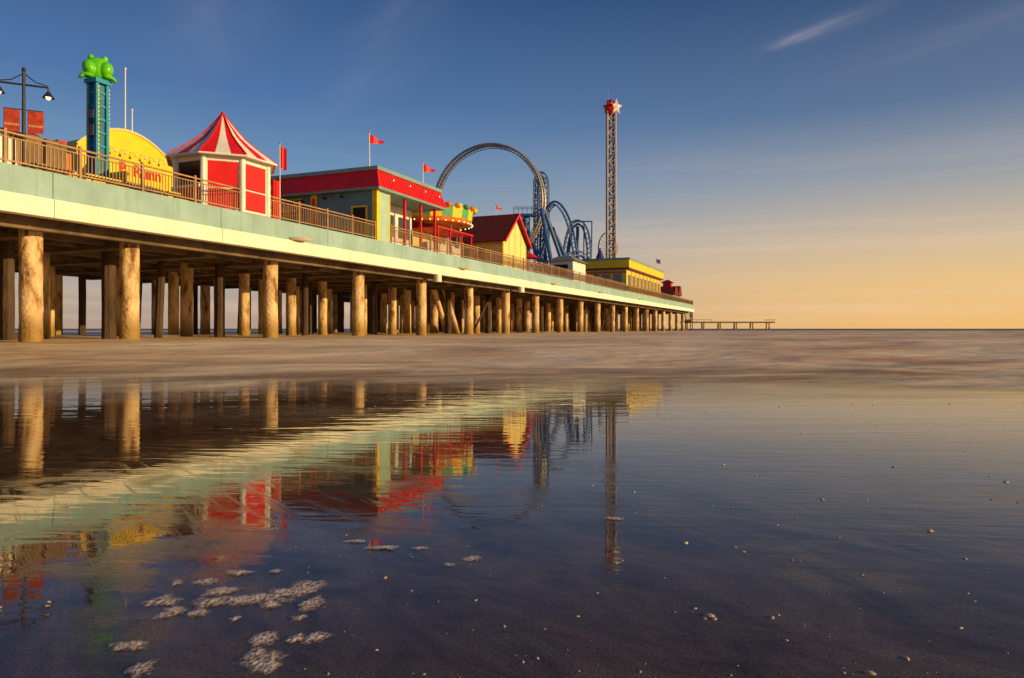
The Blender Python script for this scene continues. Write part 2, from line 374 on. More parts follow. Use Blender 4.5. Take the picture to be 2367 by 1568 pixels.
# ---------------------------------------------------------------- street lamp with banners
ls,lt=16.9,-26.0
g=Group('street_lamp',ls,lt,6)
p=g.part('post_and_arms',DARK)
p.tube((ls,lt,5.9),(ls,lt,10.1),.07,.05,n=12); p.tube((ls,lt,5.9),(ls,lt,6.5),.14,.1,n=12); p.ball((ls,lt,10.15),(.07,.07,.1),u=10,v=8)
lx=lambda k,z:(ls+.75*k*.75,lt+.75*k*.66,z)
p.tube(lx(-1,9.62),lx(1,9.62),.035,n=8)
for k in (-1,1):
    p.tube(lx(.05*k,10.0),lx(.5*k,9.75),.02,n=6); p.tube(lx(.5*k,9.75),lx(.95*k,9.68),.02,n=6)
    p.tube(lx(k,9.62),lx(k,9.45),.03,n=8); p.tube(lx(k,9.47),lx(k,9.24),.05,.2,n=16,cap=False)
    p.tube(lx(.06*k,8.72),lx(.8*k,8.72),.018,n=6)
b=g.part('bulbs',BULB,smooth=True)
for k in (-1,1): b.ball(lx(k,9.27),(.09,.09,.1),u=12,v=8)
BAN=mat('banner_cloth',(.50,.05,.02),.7,.35,6)
c=g.part('banners',BAN)
for k in (-1,1):
    a=lx(.16*k,0);e=lx(.8*k,0)
    c.hull8([(a[0],a[1]-.01,7.92),(e[0],e[1]-.01,7.92),(e[0],e[1]+.01,7.92),(a[0],a[1]+.01,7.92),(a[0],a[1]-.01,8.7),(e[0],e[1]-.01,8.7),(e[0],e[1]+.01,8.7),(a[0],a[1]+.01,8.7)])
for k in (-1,1):
    cu=bpy.data.curves.new('banner_text','FONT'); cu.body='PLEASURE'; cu.size=.1; cu.align_x='CENTER'; cu.extrude=.002; cu.materials.append(CREAM)
    o=bpy.data.objects.new('banner_text',cu); scene.collection.objects.link(o); o.parent=g.o
    m_=lx(.48*k,8.12); X=(W(*lx(1,0))-W(*lx(0,0))).normalized(); Z=X.cross(Vector((0,0,1)))
    o.matrix_basis=Matrix.Translation(W(*m_)-g.o.location+Z*.03)@Matrix((X,Vector((0,0,1)),Z)).transposed().to_4x4()
# ---------------------------------------------------------------- frog hopper tower
fs,ft=23.3,-30.6
g=Group('frog_hopper_tower',fs,ft,6)
p=g.part('tower_frame',TBLUE)
hw=.26; ZT=12.45
for a in (-hw,hw):
    for b in (-hw,hw): p.box(fs+a-.07,fs+a+.07,ft+b-.07,ft+b+.07,6,ZT-.15)
z=6.2
while z<ZT-.3: 
    p.box(fs-hw,fs+hw,ft-hw+.02,ft-hw+.06,z,z+.1); p.box(fs-hw+.02,fs-hw+.06,ft-hw,ft+hw,z,z+.1); p.box(fs-hw,fs+hw,ft+hw-.04,ft+hw,z,z+.1); z+=.62
p.box(fs-.4,fs+.4,ft-.4,ft+.4,ZT-.2,ZT)
q=g.part('inner_column',mat('tower_core',(.03,.20,.30),.5)); q.box(fs-.2,fs+.2,ft-.2,ft+.2,6,ZT-.2)
y=g.part('yellow_light_strips',YEL); 
for a,b in ((hw+.08,hw+.02),(-hw+.02,hw+.08),(-hw-.08,-hw)):
    z=6.3
    while z<ZT-.3: y.box(fs+a-.03,fs+a+.03,ft+b-.03,ft+b+.03,z,z+.1); z+=.19
q=g.part('panels',GREY); q.box(fs-.36,fs-.33,ft-.16,ft+.16,10.6,11.0); q.box(fs-.36,fs-.33,ft-.16,ft+.16,9.8,10.3)
q=g.part('ride_bench',YEL); q.box(fs+.4,fs+.8,ft-1.3,ft+1.3,7.2,7.35); q.box(fs+.4,fs+.5,ft-1.3,ft+1.3,7.35,8.2); q.box(fs+.8,fs+.86,ft-1.2,ft+1.2,7.0,7.2)
g=Group('frog_figure',fs,ft,ZT)
F=g.part('frog_body',GREEN,smooth=True,mod='remesh')
ca=Vector((-.583,1,0)).normalized(); rt=Vector((ca.y,-ca.x,0))
base=W(fs,ft,0); K_=.9
def fp(r,dp_,z): return base+rt*r*K_+ca*dp_*K_+Vector((0,0,ZT+(z-12.6)*K_))
Rz=Matrix.Rotation(math.atan2(rt.y,rt.x)+TH,4,'Z')
def fb(c,r,rot=Rz): F.ball(c,tuple(v*K_ for v in r),world=True,rot=rot)
fb(fp(0,0,13.12),(.50,.45,.55)); fb(fp(0,.12,13.52),(.56,.40,.27))
for k in (-1,1):
    fb(fp(.32*k,.1,13.80),(.15,.15,.15))
    fb(fp(.38*k,-.2,13.12),(.33,.36,.42),Rz@Matrix.Rotation(.3*k,4,'Y'))
    fb(fp(.48*k,-.15,12.74),(.34,.3,.11)); fb(fp(.70*k,-.2,12.66),(.2,.2,.09),Rz@Matrix.Rotation(.5*k,4,'Y'))
    fb(fp(.34*k,.45,12.95),(.12,.12,.4))
E=g.part('eyes',WHITE,smooth=True)
for k in (-1,1): E.ball(fp(.32*k,.22,13.83),(.08,.08,.08),world=True)
# ---------------------------------------------------------------- carousel
cs,ct=50.8,-28.3
g=Group('carousel',cs,ct,6)
def ring(r,z,n=24): return [(cs+math.cos(2*math.pi*k/n)*r,ct+math.sin(2*math.pi*k/n)*r,z) for k in range(n)]
parts=[g.part('canopy_green',GRN2),g.part('canopy_yellow',YEL),g.part('canopy_orange',ORNG)]
A=ring(3.45,9.5);B=ring(3.6,10.35);C=ring(3.2,10.45);D=ring(.3,11.3);A2=ring(3.3,9.2)
for k in range(24):
    j=(k+1)%24
    parts[k%2].f([B[k],B[j],A[j],A[k]]); parts[(k+1)%3].f([C[k],C[j],D[j],D[k]]); parts[2].f([A[k],A[j],A2[j],A2[k]]); parts[1].f([B[k],B[j],C[j],C[k]])
    parts[k%3].ball((cs+math.cos(2*math.pi*(k+.5)/24)*3.62,ct+math.sin(2*math.pi*(k+.5)/24)*3.62,10.42),(.3,.3,.2),u=10,v=6)
q=g.part('ceiling',YEL2); q.tube((cs,ct,9.25),(cs,ct,9.3),3.3,n=24)
q=g.part('center_column',ORNG); q.tube((cs,ct,6),(cs,ct,11.6),.8,n=12)
parts[1].ball((cs,ct,11.6),(.3,.3,.45))
q=g.part('platform',RED); q.tube((cs,ct,6),(cs,ct,6.35),3.4,n=24)
q=g.part('poles',STEEL); h=g.part('horses',WHITE,smooth=True)
for k in range(10):
    a=2*math.pi*k/10; x,y_=cs+math.cos(a)*2.5,ct+math.sin(a)*2.5; q.tube((x,y_,6.3),(x,y_,9.3),.04,n=6)
    zz=7.2+.25*math.sin(k*2.1); tx,ty=-math.sin(a),math.cos(a)
    h.ball((x,y_,zz),(.3,.3,.2),u=10,v=8); h.tube((x+tx*.25,y_+ty*.25,zz+.05),(x+tx*.5,y_+ty*.5,zz+.5),.12,.08,n=8); h.tube((x+tx*.48,y_+ty*.48,zz+.5),(x+tx*.75,y_+ty*.75,zz+.38),.09,.05,n=8)
    for e in (.25,-.3):
        for f_ in (-.1,.1): h.tube((x+tx*e-ty*f_,y_+ty*e+tx*f_,zz-.1),(x+tx*(e+.12)-ty*f_,y_+ty*(e+.12)+tx*f_,zz-.6),.05,.03,n=6)
bl=g.part('light_bulbs',BULB)
for p_ in ring(3.5,9.22,36): bl.ball(p_,(.05,.05,.05),u=6,v=4)
g=Group('food_stand',46.5,-25.2,6)
g.part('red_awning',RED).prism([(-26.6,8.7),(-24.2,8.2),(-24.2,8.1),(-26.6,8.1)],'s',44.6,50.5)
g.part('back_wall',CREAM).box(44.6,50.5,-26.9,-26.6,6,8.7)
q=g.part('posts',RED)
for s_ in (44.8,46.7,48.6,50.3): q.box(s_-.05,s_+.05,-24.35,-24.25,5.97,8.15)
g.part('counter',WHITE).box(44.8,50.2,-25.6,-25.1,6,7.1)
# ---------------------------------------------------------------- red roof barn
g=Group('red_roof_cottage',59.9,-26.5,6)
s0,s1=57.1,62.6; t0,t1=-29.2,-24.5; zr=11.15; ze=8.75; sm=(s0+s1)/2
g.part('walls',CREAM).prism([(s0,6),(s1,6),(s1,ze),(sm,zr-.12),(s0,ze)],'t',t0,t1)
for sd in (-1,1):
    e=sm+sd*(sm-s0+.45); ezz=ze-.33
    g.part('roof_slope',DRED).hull8([(sm,t0-.4,zr),(e,t0-.4,ezz),(e,t1+.4,ezz),(sm,t1+.4,zr),(sm,t0-.4,zr+.14),(e,t0-.4,ezz+.14),(e,t1+.4,ezz+.14),(sm,t1+.4,zr+.14)])
    g.part('barge_board',RED).hull8([(sm,t1+.4,zr-.12),(e,t1+.4,ezz-.12),(e,t1+.46,ezz-.12),(sm,t1+.46,zr-.12),(sm,t1+.4,zr+.16),(e,t1+.4,ezz+.16),(e,t1+.46,ezz+.16),(sm,t1+.46,zr+.16)])
q=g.part('battens',YEL)
for i in range(5):
    s_=s0+.05+i*1.35; q.box(s_-.05,s_+.05,t1,t1+.03,6,ze+ (zr-ze)*(1-abs(s_-sm)/(sm-s0))-.2)
for t in (-29.1,-27.5,-25.9,-24.6): q.box(s0-.03,s0,t-.06,t+.06,6,ze-.05)
q.box(s0-.02,s0,t0,t1,8.2,8.3)
q=g.part('shore_windows',BLACK)
for t in (-28.3,-26.7): q.box(s0-.02,s0,t-.45,t+.45,6.9,8.0)
# ---------------------------------------------------------------- giant loop ride
lc=(91.0,-41.4,18.3); R=8.35
g=Group('giant_loop_ride',lc[0],lc[1],6)
def lp(a,r,ds): return W(lc[0]+ds,lc[1]+math.cos(a)*r,lc[2]+math.sin(a)*r)
N=96
tr=g.part('track_ring',STEEL,smooth=True)
for ds in (-.5,.5):
    tr.path([lp(2*math.pi*i/N,R,ds) for i in range(N)],.17,8,closed=True)
    tr.path([lp(2*math.pi*i/N,R-.4,ds) for i in range(N)],.06,6,closed=True)
tr2=g.part('ring_ties',STEEL)
for i in range(N):
    a=2*math.pi*i/N; tr2.tube(lp(a,R,-.5),lp(a,R,.5),.05,n=5,world=True)
    b=a+math.pi/N
    for ds in (-.5,.5): tr2.tube(lp(a,R,ds),lp(b,R-.4,ds),.03,n=4,world=True)
tn=g.part('train_cars',mat('train_red_yellow',(.45,.05,.03),.4)); th=g.part('train_seats',YEL)
for i in range(6):
    a=-math.pi/2+(i-2.5)*.16
    tn.tube(lp(a-.065,R-1.0,0),lp(a+.065,R-1.0,0),.5,n=8,world=True)
    th.tube(lp(a-.02,R-1.5,0),lp(a+.02,R-1.5,0),.3,n=8,world=True)
lg=g.part('support_legs',BLUE)
for ds in (-2.2,2.2):
    for a,tt in ((-.15,6.5),(.28+math.pi-.1,-6.5),):
        lg.tube(lp(a,R,.6*(1 if ds>0 else -1)),W(lc[0]+ds*1.6,lc[1]+tt*1.75,6),.26,.3,n=10,world=True)
    lg.tube(lp(-1.0,R,.3*ds/2),W(lc[0]+ds*1.6,lc[1]+9.5,6),.22,n=10,world=True)
    lg.tube(lp(-2.14,R,.3*ds/2),W(lc[0]+ds*1.6,lc[1]-9.5,6),.22,n=10,world=True)
pf=g.part('loading_platform',BLUE); pf.box(lc[0]-2.5,lc[0]+2.5,lc[1]-5,lc[1]+5,8.4,8.7)
for a in (-2,2):
    for b in (-4.5,0,4.5): pf.box(lc[0]+a-.12,lc[0]+a+.12,lc[1]+b-.12,lc[1]+b+.12,5.95,8.4)
# ---------------------------------------------------------------- roller coaster (steel)
YC=130
def C(x,z,y=YC): return Vector((x,y,z))
g=Group('roller_coaster',world=Vector((8,YC,6)))
def catmull(P,k=14):
    out=[];P=[P[0]*2-P[1]]+P+[P[-1]*2-P[-2]]
    for i in range(1,len(P)-2):
        for j in range(k):
            t=j/k; a,b,c,d_=P[i-1],P[i],P[i+1],P[i+2]
            out.append(.5*((2*b)+(c-a)*t+(2*a-5*b+4*c-d_)*t*t+(3*b-a-3*c+d_)*t**3))
    out.append(P[-2]); return out
rails=g.part('track_rails',BLUE,smooth=True); ties=g.part('track_ties',LBLUE)
def track(P,wd=.62):
    pts=catmull(P); side=Vector((.25,1,0)).normalized(); 
    L=[];Rr=[];Sp=[]
    for i,p in enumerate(pts):
        tg=(pts[min(i+1,len(pts)-1)]-pts[max(i-1,0)]).normalized(); sv=(side-tg*side.dot(tg)).normalized(); nn=tg.cross(sv)
        if nn.length<.1: nn=Vector((0,0,1))
        L.append(p+sv*wd+nn*.3);Rr.append(p-sv*wd+nn*.3);Sp.append(p-nn*.35)
    rails.path(L,.11,6);rails.path(Rr,.11,6);rails.path(Sp,.2,6)
    acc=0;last=pts[0]
    for i in range(1,len(pts)):
        acc+=(pts[i]-last).length; last=pts[i]
        if acc>.75:
            acc=0; ties.tube(L[i],Rr[i],.06,n=4,world=True); ties.tube(L[i],Sp[i],.06,n=4,world=True); ties.tube(Rr[i],Sp[i],.06,n=4,world=True)
track([C(x,z,y) for x,z,y in ((4.4,7,130),(4.4,16,130),(4.4,26,130),(4.8,28.6,130),(5.7,29.0,130),(6.3,27.5,130),(6.4,22,130),(6.6,14,130),(8.5,9.2,129),(11.5,9,127))])
track([C(x,z,y) for x,z,y in ((16,7.5,122),(13.2,9,123),(11.3,13,124),(10.4,18,125),(9.2,21.5,126),(7.6,23.2,127),(6.2,21.8,129),(5.6,18,131),(5.8,12,133),(7,8,134))])
track([C(x,z,y) for x,z,y in ((8,8.0,134),(9.6,11,133),(10.0,16,132),(10.8,19.2,131),(12.0,20.3,130),(13.3,19.0,129),(13.9,15,128),(13.4,11,127),(12,8,126))])
track([C(x,z,y) for x,z,y in ((6,9,121),(8.5,12.5,122),(11.5,14,124),(14.0,12.5,126),(15.2,9,128),(15.6,7,130))])
tw=g.part('lift_tower',BLUE)
def lattice(part,cx,cy,hw,z0,z1,st,r,rb,world=True):
    cn=[(-hw,-hw),(hw,-hw),(hw,hw),(-hw,hw)]
    for a,b in cn: part.tube((cx+a,cy+b,z0),(cx+a,cy+b,z1),r,n=6,world=True)
    z=z0;k=0
    while z<z1-.1:
        ze_=min(z+st,z1)
        for i in range(4):
            a=cn[i];b=cn[(i+1)%4]
            if k%2: a,b=b,a
            part.tube((cx+a[0],cy+a[1],z),(cx+b[0],cy+b[1],ze_),rb,n=4,world=True)
            part.tube((cx+a[0],cy+a[1],ze_),(cx+b[0],cy+b[1],ze_),rb,n=4,world=True)
        z=ze_;k+=1
lattice(tw,5.1,131.6,1.0,6,28.4,1.6,.16,.08)
lattice(tw,2.3,127,.8,6,21,1.5,.14,.07)
tw.tube((2.3,127,6),(2.3,127,21),.5,n=10,world=True)
pf=g.part('service_platform',BLUE)
for zz in (21.2,22.4): 
    pf.tube((.3,126,zz),(4.3,126,zz),.06,n=5,world=True); pf.tube((.3,128,zz),(4.3,128,zz),.06,n=5,world=True)
pf.hull8([Vector(v) for v in ((.3,126,20.9),(4.3,126,20.9),(4.3,128,20.9),(.3,128,20.9),(.3,126,21.2),(4.3,126,21.2),(4.3,128,21.2),(.3,128,21.2))],world=True)
for i in range(6): pf.tube((.3+i*.8,126,21.2),(.3+i*.8,126,22.4),.05,n=5,world=True)
sp=g.part('support_columns',BLUE)
for a,b in (((6.6,129,20.5),(12.5,130,6)),((7.2,127,19),(13.0,128,6)),((2.3,127,20),(7.0,126,6)),((1.2,127,19),(-1.5,126,6)),((5.8,126,16),(2.6,126,6)),((10.4,125,17.5),(8.5,125,6)),((12,130,19.6),(12,131,6)),((4.6,126,15),(8.6,126,6))):
    sp.tube(a,b,.3,n=10,world=True)
for x in (12.9,14.3): sp.tube((x,129,6),(x+.2,129,20.3),.13,n=8,world=True)
sp.tube((10.8,129,20.3),(14.5,129,20.3),.13,n=8,world=True)
# ---------------------------------------------------------------- star flyer tower
Yd=150; Xd=20.9
g=Group('star_swing_tower',world=Vector((Xd,Yd,6)))
lattice(g.part('lattice_mast',mat('mast_steel',(.60,.50,.44),.4,.2,1)),Xd,Yd,.85,6,46.5,1.5,.19,.10)
lattice(g.part('mast_blue_core',BLUE),Xd,Yd,.45,6,46.5,3,.14,.05)
q=g.part('top_housing',RED); q.tube((Xd,Yd,46),(Xd,Yd,47.2),1.1,1.35,n=16,world=True); q.tube((Xd,Yd,47.2),(Xd,Yd,48.6),1.35,.9,n=16,world=True)
q=g.part('blue_cap',BLUE); q.tube((Xd,Yd,48.6),(Xd,Yd,48.9),.95,n=16,world=True)
g.part('antenna',STEEL).tube((Xd-.6,Yd,48.9),(Xd-.6,Yd,51.2),.05,n=6,world=True)
def star(part,c,R_,az,thick=.15):
    ux=Vector((math.cos(az),math.sin(az),0)); nz=Vector((math.sin(az),-math.cos(az),0)); c=Vector(c)
    rim=[]
    for k in range(10):
        r=R_ if k%2==0 else R_*.42; a=math.pi/2+k*math.pi/5
        rim.append(part.bm.verts.new(c+ux*math.cos(a)*r+Vector((0,0,math.sin(a)*r))))
    A=part.bm.verts.new(c+nz*thick*2.5);B_=part.bm.verts.new(c-nz*thick)
    for k in range(10): part.bm.faces.new((rim[k],rim[(k+1)%10],A)); part.bm.faces.new((rim[(k+1)%10],rim[k],B_))
star(g.part('white_star',WHITE),(Xd+1.0,Yd-.9,47.4),1.75,math.radians(35))
star(g.part('red_star',RED),(Xd-.8,Yd-1.2,47.3),1.6,math.radians(-40))
star(g.part('back_star',RED),(Xd,Yd+1.6,47.4),1.6,0)
q=g.part('swing_carriage',RED); q.tube((Xd,Yd,8.6),(Xd,Yd,9.5),1.3,n=14,world=True)
q=g.part('swing_arms',STEEL); se=g.part('swing_seats',NAVY)
for k in range(12):
    a=2*math.pi*k/12; x,y_=Xd+math.cos(a)*3,Yd+math.sin(a)*3
    q.tube((Xd+math.cos(a)*1.2,Yd+math.sin(a)*1.2,9.2),(x,y_,10.2),.08,n=5,world=True); q.tube((x,y_,10.2),(x,y_,7.4),.03,n=4,world=True); se.ball((x,y_,7.3),(.35,.35,.3),world=True,u=8,v=6)
g=Group('pinwheel_ride',world=Vector((20.5,152,10)))
q=g.part('wheel_rim',mat('pale_pink_steel',(.62,.38,.34),.4)); pts=[Vector((20.5+2.1*math.cos(2*math.pi*i/40),152+.6*math.cos(2*math.pi*i/40),19+3.4*math.sin(2*math.pi*i/40)-1)) for i in range(40)]
q.path(pts,.14,6,closed=True); c0=Vector((20.5,152,18))
for i in range(0,40,2): q.tube(c0,pts[i],.04,n=4,world=True)
q.tube(c0,(20.5,154,6),.35,n=8,world=True); q.tube(c0,(20.5,150.8,6),.35,n=8,world=True)
g=Group('striped_tent',world=Vector((18.2,147,6)))
g.part('tent_roof',PURP).tube((18.2,147,12.6),(18.2,147,17.6),2.0,.05,n=10,world=True)
g.part('tent_wall',WHITE).tube((18.2,147,6),(18.2,147,12.6),1.8,n=10,world=True)
# ---------------------------------------------------------------- white kiosk, yellow hall, end building
g=Group('white_kiosk',80,-26,6)
g.part('walls',WHITE).box(77.5,82.5,-27.3,-24.6,6,8.6)
g.part('roof',GREY).hull8([(77.1,-27.7,8.6),(82.9,-27.7,8.6),(82.9,-24.2,8.6),(77.1,-24.2,8.6),(78.5,-26.8,9.25),(81.5,-26.8,9.25),(81.5,-25.2,9.25),(78.5,-25.2,9.25)])
g.part('window',BLACK).box(77.47,77.5,-26.8,-25.2,7,8.2)
g=Group('yellow_arcade_building',112,-26,6)
s0,s1,t0,t1=99.4,124.2,-29.5,-23.6
g.part('walls',YEL2).box(s0,s1,t0,t1,6,9.4)
g.part('roof_parapet',YEL).box(s0-.5,s1+.5,t0-.5,t1+.5,9.45,10.6)
g.part('blue_cornice',TRIM).box(s0-.6,s1+.6,t0-.6,t1+.6,10.6,10.9)
g.part('purple_band',mat('maroon_band',(.16,.04,.08),.6)).box(s0-.56,s1+.56,t0-.56,t1+.56,9.28,9.5)
q=g.part('windows',GLASS); r=g.part('posts',YEL)
for i in range(9):
    a=s0+.9+i*2.7; q.box(a,a+1.8,t1,t1+.03,6.5,8.6); r.box(a+2.15,a+2.35,t1,t1+.12,6,9.3)
for t in (-28.8,-27.2,-25.5): q.box(s0-.03,s0,t,t+1.2,6.6,8.7)
g.part('red_band',RED).box(s0-.04,s0-.0,t0,t1,8.8,9.0)
g=Group('red_gabled_pavilion',146,-26,6)
g.part('walls',TEAL).box(142,150,-29,-24.4,6,7.6)
for a,b,z in ((142,146,9.2),(147,150.3,9.6)):
    g.part('gable_roof',DRED).prism([(a-.4,7.6),(b+.4,7.6),((a+b)/2+.7,z),((a+b)/2-.7,z)],'t',-29.4,-24.0)
g.part('cupola',RED).box(145.4,147.2,-27,-25.4,9,10.2)
g.part('cupola_roof',DRED).hull8([(145,-27.4,10.2),(147.6,-27.4,10.2),(147.6,-25,10.2),(145,-25,10.2),(146,-26.4,10.8),(146.6,-26.4,10.8),(146.6,-26,10.8),(146,-26,10.8)])
q=g.part('white_trim',WHITE)
for s_ in (142.1,144.7,147.3,149.9): q.box(s_-.12,s_+.12,-24.42,-24.3,6,7.6)
for s_,t_ in ((66,-25.5),(132,-26)):
    g=Group('patio_umbrella',s_,t_,6); g.part('pole',WHITE).tube((s_,t_,5.95),(s_,t_,8.3),.04,n=6); g.part('canopy',RED).tube((s_,t_,7.85),(s_,t_,8.45),1.1,.04,n=8)
g=Group('fishing_pier',world=Vector((62,200,2.5)))
q=g.part('deck',WOOD); q.hull8([Vector(v) for v in ((48,200,2.45),(74,200,2.45),(74,203,2.45),(48,203,2.45),(48,200,2.85),(74,200,2.85),(74,203,2.85),(48,203,2.85))],world=True)
q=g.part('piles',PILE)
for i in range(6):
    for y_ in (200.4,202.6): q.tube((49.5+i*4.6,y_,-1),(49.5+i*4.6,y_,2.45),.22,n=8,world=True)
q=g.part('handrail',DWOOD)
q.tube((48,200,3.4),(56,200,3.4),.05,n=5,world=True); q.tube((71,200,3.3),(74,200,3.3),.08,n=5,world=True)
for i in range(5): q.tube((48+i*2,200,2.8),(48+i*2,200,3.4),.05,n=5,world=True)
g=Group('pier_stairs',160,-24,4)
q=g.part('stair_frame',DWOOD)
q.tube((160.4,-24,5.9),(165,-24,2.8),.1,n=6); q.tube((160.4,-25.4,5.9),(165,-25.4,2.8),.1,n=6); q.tube((160.4,-24,6.9),(165,-24,3.8),.05,n=6)
for i in range(12): q.box(160.5+i*.38,160.8+i*.38,-25.4,-24,5.8-i*.26,5.86-i*.26)
for s_ in (162,165): q.tube((s_,-24,-1),(s_,-24,5),.12,n=6)
q=g.part('connecting_walk',WOOD); q.hull8([W(164,-25.4,2.45),W(164,-24,2.45),Vector((50,201,2.45)),Vector((48,202,2.45)),W(164,-25.4,2.8),W(164,-24,2.8),Vector((50,201,2.8)),Vector((48,202,2.8))],world=True)
finish()
# ---------------------------------------------------------------- wet sand
def mesh_obj(name,verts,faces,m,smooth=True):
    me=bpy.data.meshes.new(name); me.from_pydata(verts,[],faces); me.materials.append(m)
    if smooth:
        for f in me.polygons: f.use_smooth=True
    o=bpy.data.objects.new(name,me); scene.collection.objects.link(o); return o
def sand_mat():
    m=bpy.data.materials.new('wet_sand_material'); m.use_nodes=True; nt=m.node_tree; b=nt.nodes['Principled BSDF']; L=nt.links.new
    g=nd(nt,'ShaderNodeNewGeometry'); sp=nd(nt,'ShaderNodeSeparateXYZ'); L(g.outputs['Position'],sp.inputs[0])
    def noise_(sc,scale,det=6,rough=.6,rot=0,dist=0,vt='TEXTURE'):
        mp=nd(nt,'ShaderNodeMapping'); mp.vector_type=vt; mp.inputs['Scale'].default_value=sc; mp.inputs['Rotation'].default_value=(0,0,rot); L(g.outputs['Position'],mp.inputs[0])
        n=nd(nt,'ShaderNodeTexNoise'); n.inputs['Scale'].default_value=scale; n.inputs['Detail'].default_value=det; n.inputs['Roughness'].default_value=rough; n.inputs['Distortion'].default_value=dist
        L(mp.outputs[0],n.inputs['Vector']); return n
    def mrange(src,a,b_,c=0,d=1,sm=False):
        r_=nd(nt,'ShaderNodeMapRange'); L(src,r_.inputs[0]); 
        for i,v in zip((1,2,3,4),(a,b_,c,d)): r_.inputs[i].default_value=v
        if sm: r_.interpolation_type='SMOOTHSTEP'
        return r_.outputs[0]
    def mul(a,b_):
        q=nd(nt,'ShaderNodeMath',operation='MULTIPLY'); L(a,q.inputs[0]); L(b_,q.inputs[1]); return q.outputs[0]
    DR=math.radians(-52)
    n1=noise_((1.1,.55,1),1.7,10,.74,DR,.8)
    r=nd(nt,'ShaderNodeValToRGB'); e=r.color_ramp.elements; e[0].position=.34; e[0].color=(.050,.027,.016,1); e[1].position=.70; e[1].color=(.24,.15,.09,1); L(n1.outputs[0],r.inputs[0])
    gr=noise_((1,1,1),130,3,.7); mxg=nd(nt,'ShaderNodeMix',data_type='RGBA',blend_type='MULTIPLY'); mxg.inputs[0].default_value=1; L(r.outputs[0],mxg.inputs[6])
    rg=nd(nt,'ShaderNodeValToRGB'); rg.color_ramp.elements[0].position=.38; rg.color_ramp.elements[0].color=(.35,.35,.35,1); rg.color_ramp.elements[1].position=.66; rg.color_ramp.elements[1].color=(1.0,1.0,1.0,1); L(gr.outputs[0],rg.inputs[0]); L(rg.outputs[0],mxg.inputs[7])
    L(mxg.outputs[2],b.inputs['Base Color'])
    n4=noise_((1.7,.11,1),1.8,9,.74,DR,.9)
    n6=noise_((1,1,1),.8,4,.6)
    near=mrange(sp.outputs[1],3.2,5.4,1,.0,True)
    streaks=mul(mul(mrange(n4.outputs[0],.50,.74),mrange(n6.outputs[0],.38,.60)),near)
    n8=noise_((1,1,1),1.3,6,.65); drained=mul(mrange(n8.outputs[0],.50,.70,0,1),near)
    rs=nd(nt,'ShaderNodeMath',operation='MAXIMUM'); L(streaks,rs.inputs[0]); L(mul(drained,drained),rs.inputs[1])
    L(mrange(rs.outputs[0],0,1,.018,.34),b.inputs['Roughness']); b.inputs['IOR'].default_value=1.38; b.inputs['Specular IOR Level'].default_value=.5; b.inputs['Specular Tint'].default_value=(1,.86,.74,1)
    n2=noise_((3.0,.34,1),1.0,2,.5,.05,.6)
    b1=nd(nt,'ShaderNodeBump'); b1.inputs['Distance'].default_value=.0042; L(mrange(sp.outputs[1],3.6,8.5,.05,1.0,True),b1.inputs['Strength']); L(n2.outputs[0],b1.inputs['Height'])
    n7=noise_((.55,.10,1),1.0,2,.5,-.1,.5)
    b4=nd(nt,'ShaderNodeBump'); b4.inputs['Distance'].default_value=.0010; b4.inputs['Strength'].default_value=1; L(n7.outputs[0],b4.inputs['Height']); L(b1.outputs[0],b4.inputs['Normal'])
    n3=noise_((1,.14,1),9,6,.65,DR)
    b2=nd(nt,'ShaderNodeBump'); b2.inputs['Distance'].default_value=.0018; L(mrange(streaks,.02,.7,.0,1),b2.inputs['Strength']); L(n3.outputs[0],b2.inputs['Height']); L(b4.outputs[0],b2.inputs['Normal'])
    n9=noise_((1,1,1),55,5,.72)
    b5=nd(nt,'ShaderNodeBump'); b5.inputs['Distance'].default_value=.0014; L(drained,b5.inputs['Strength']); L(n9.outputs[0],b5.inputs['Height']); L(b2.outputs[0],b5.inputs['Normal'])
    L(b5.outputs[0],b.inputs['Normal']); return m
mesh_obj('wet_sand_beach',[(-3000,-2000,0),(3000,-2000,0),(3000,80,0),(-3000,80,0)],[(0,1,2,3)],sand_mat())
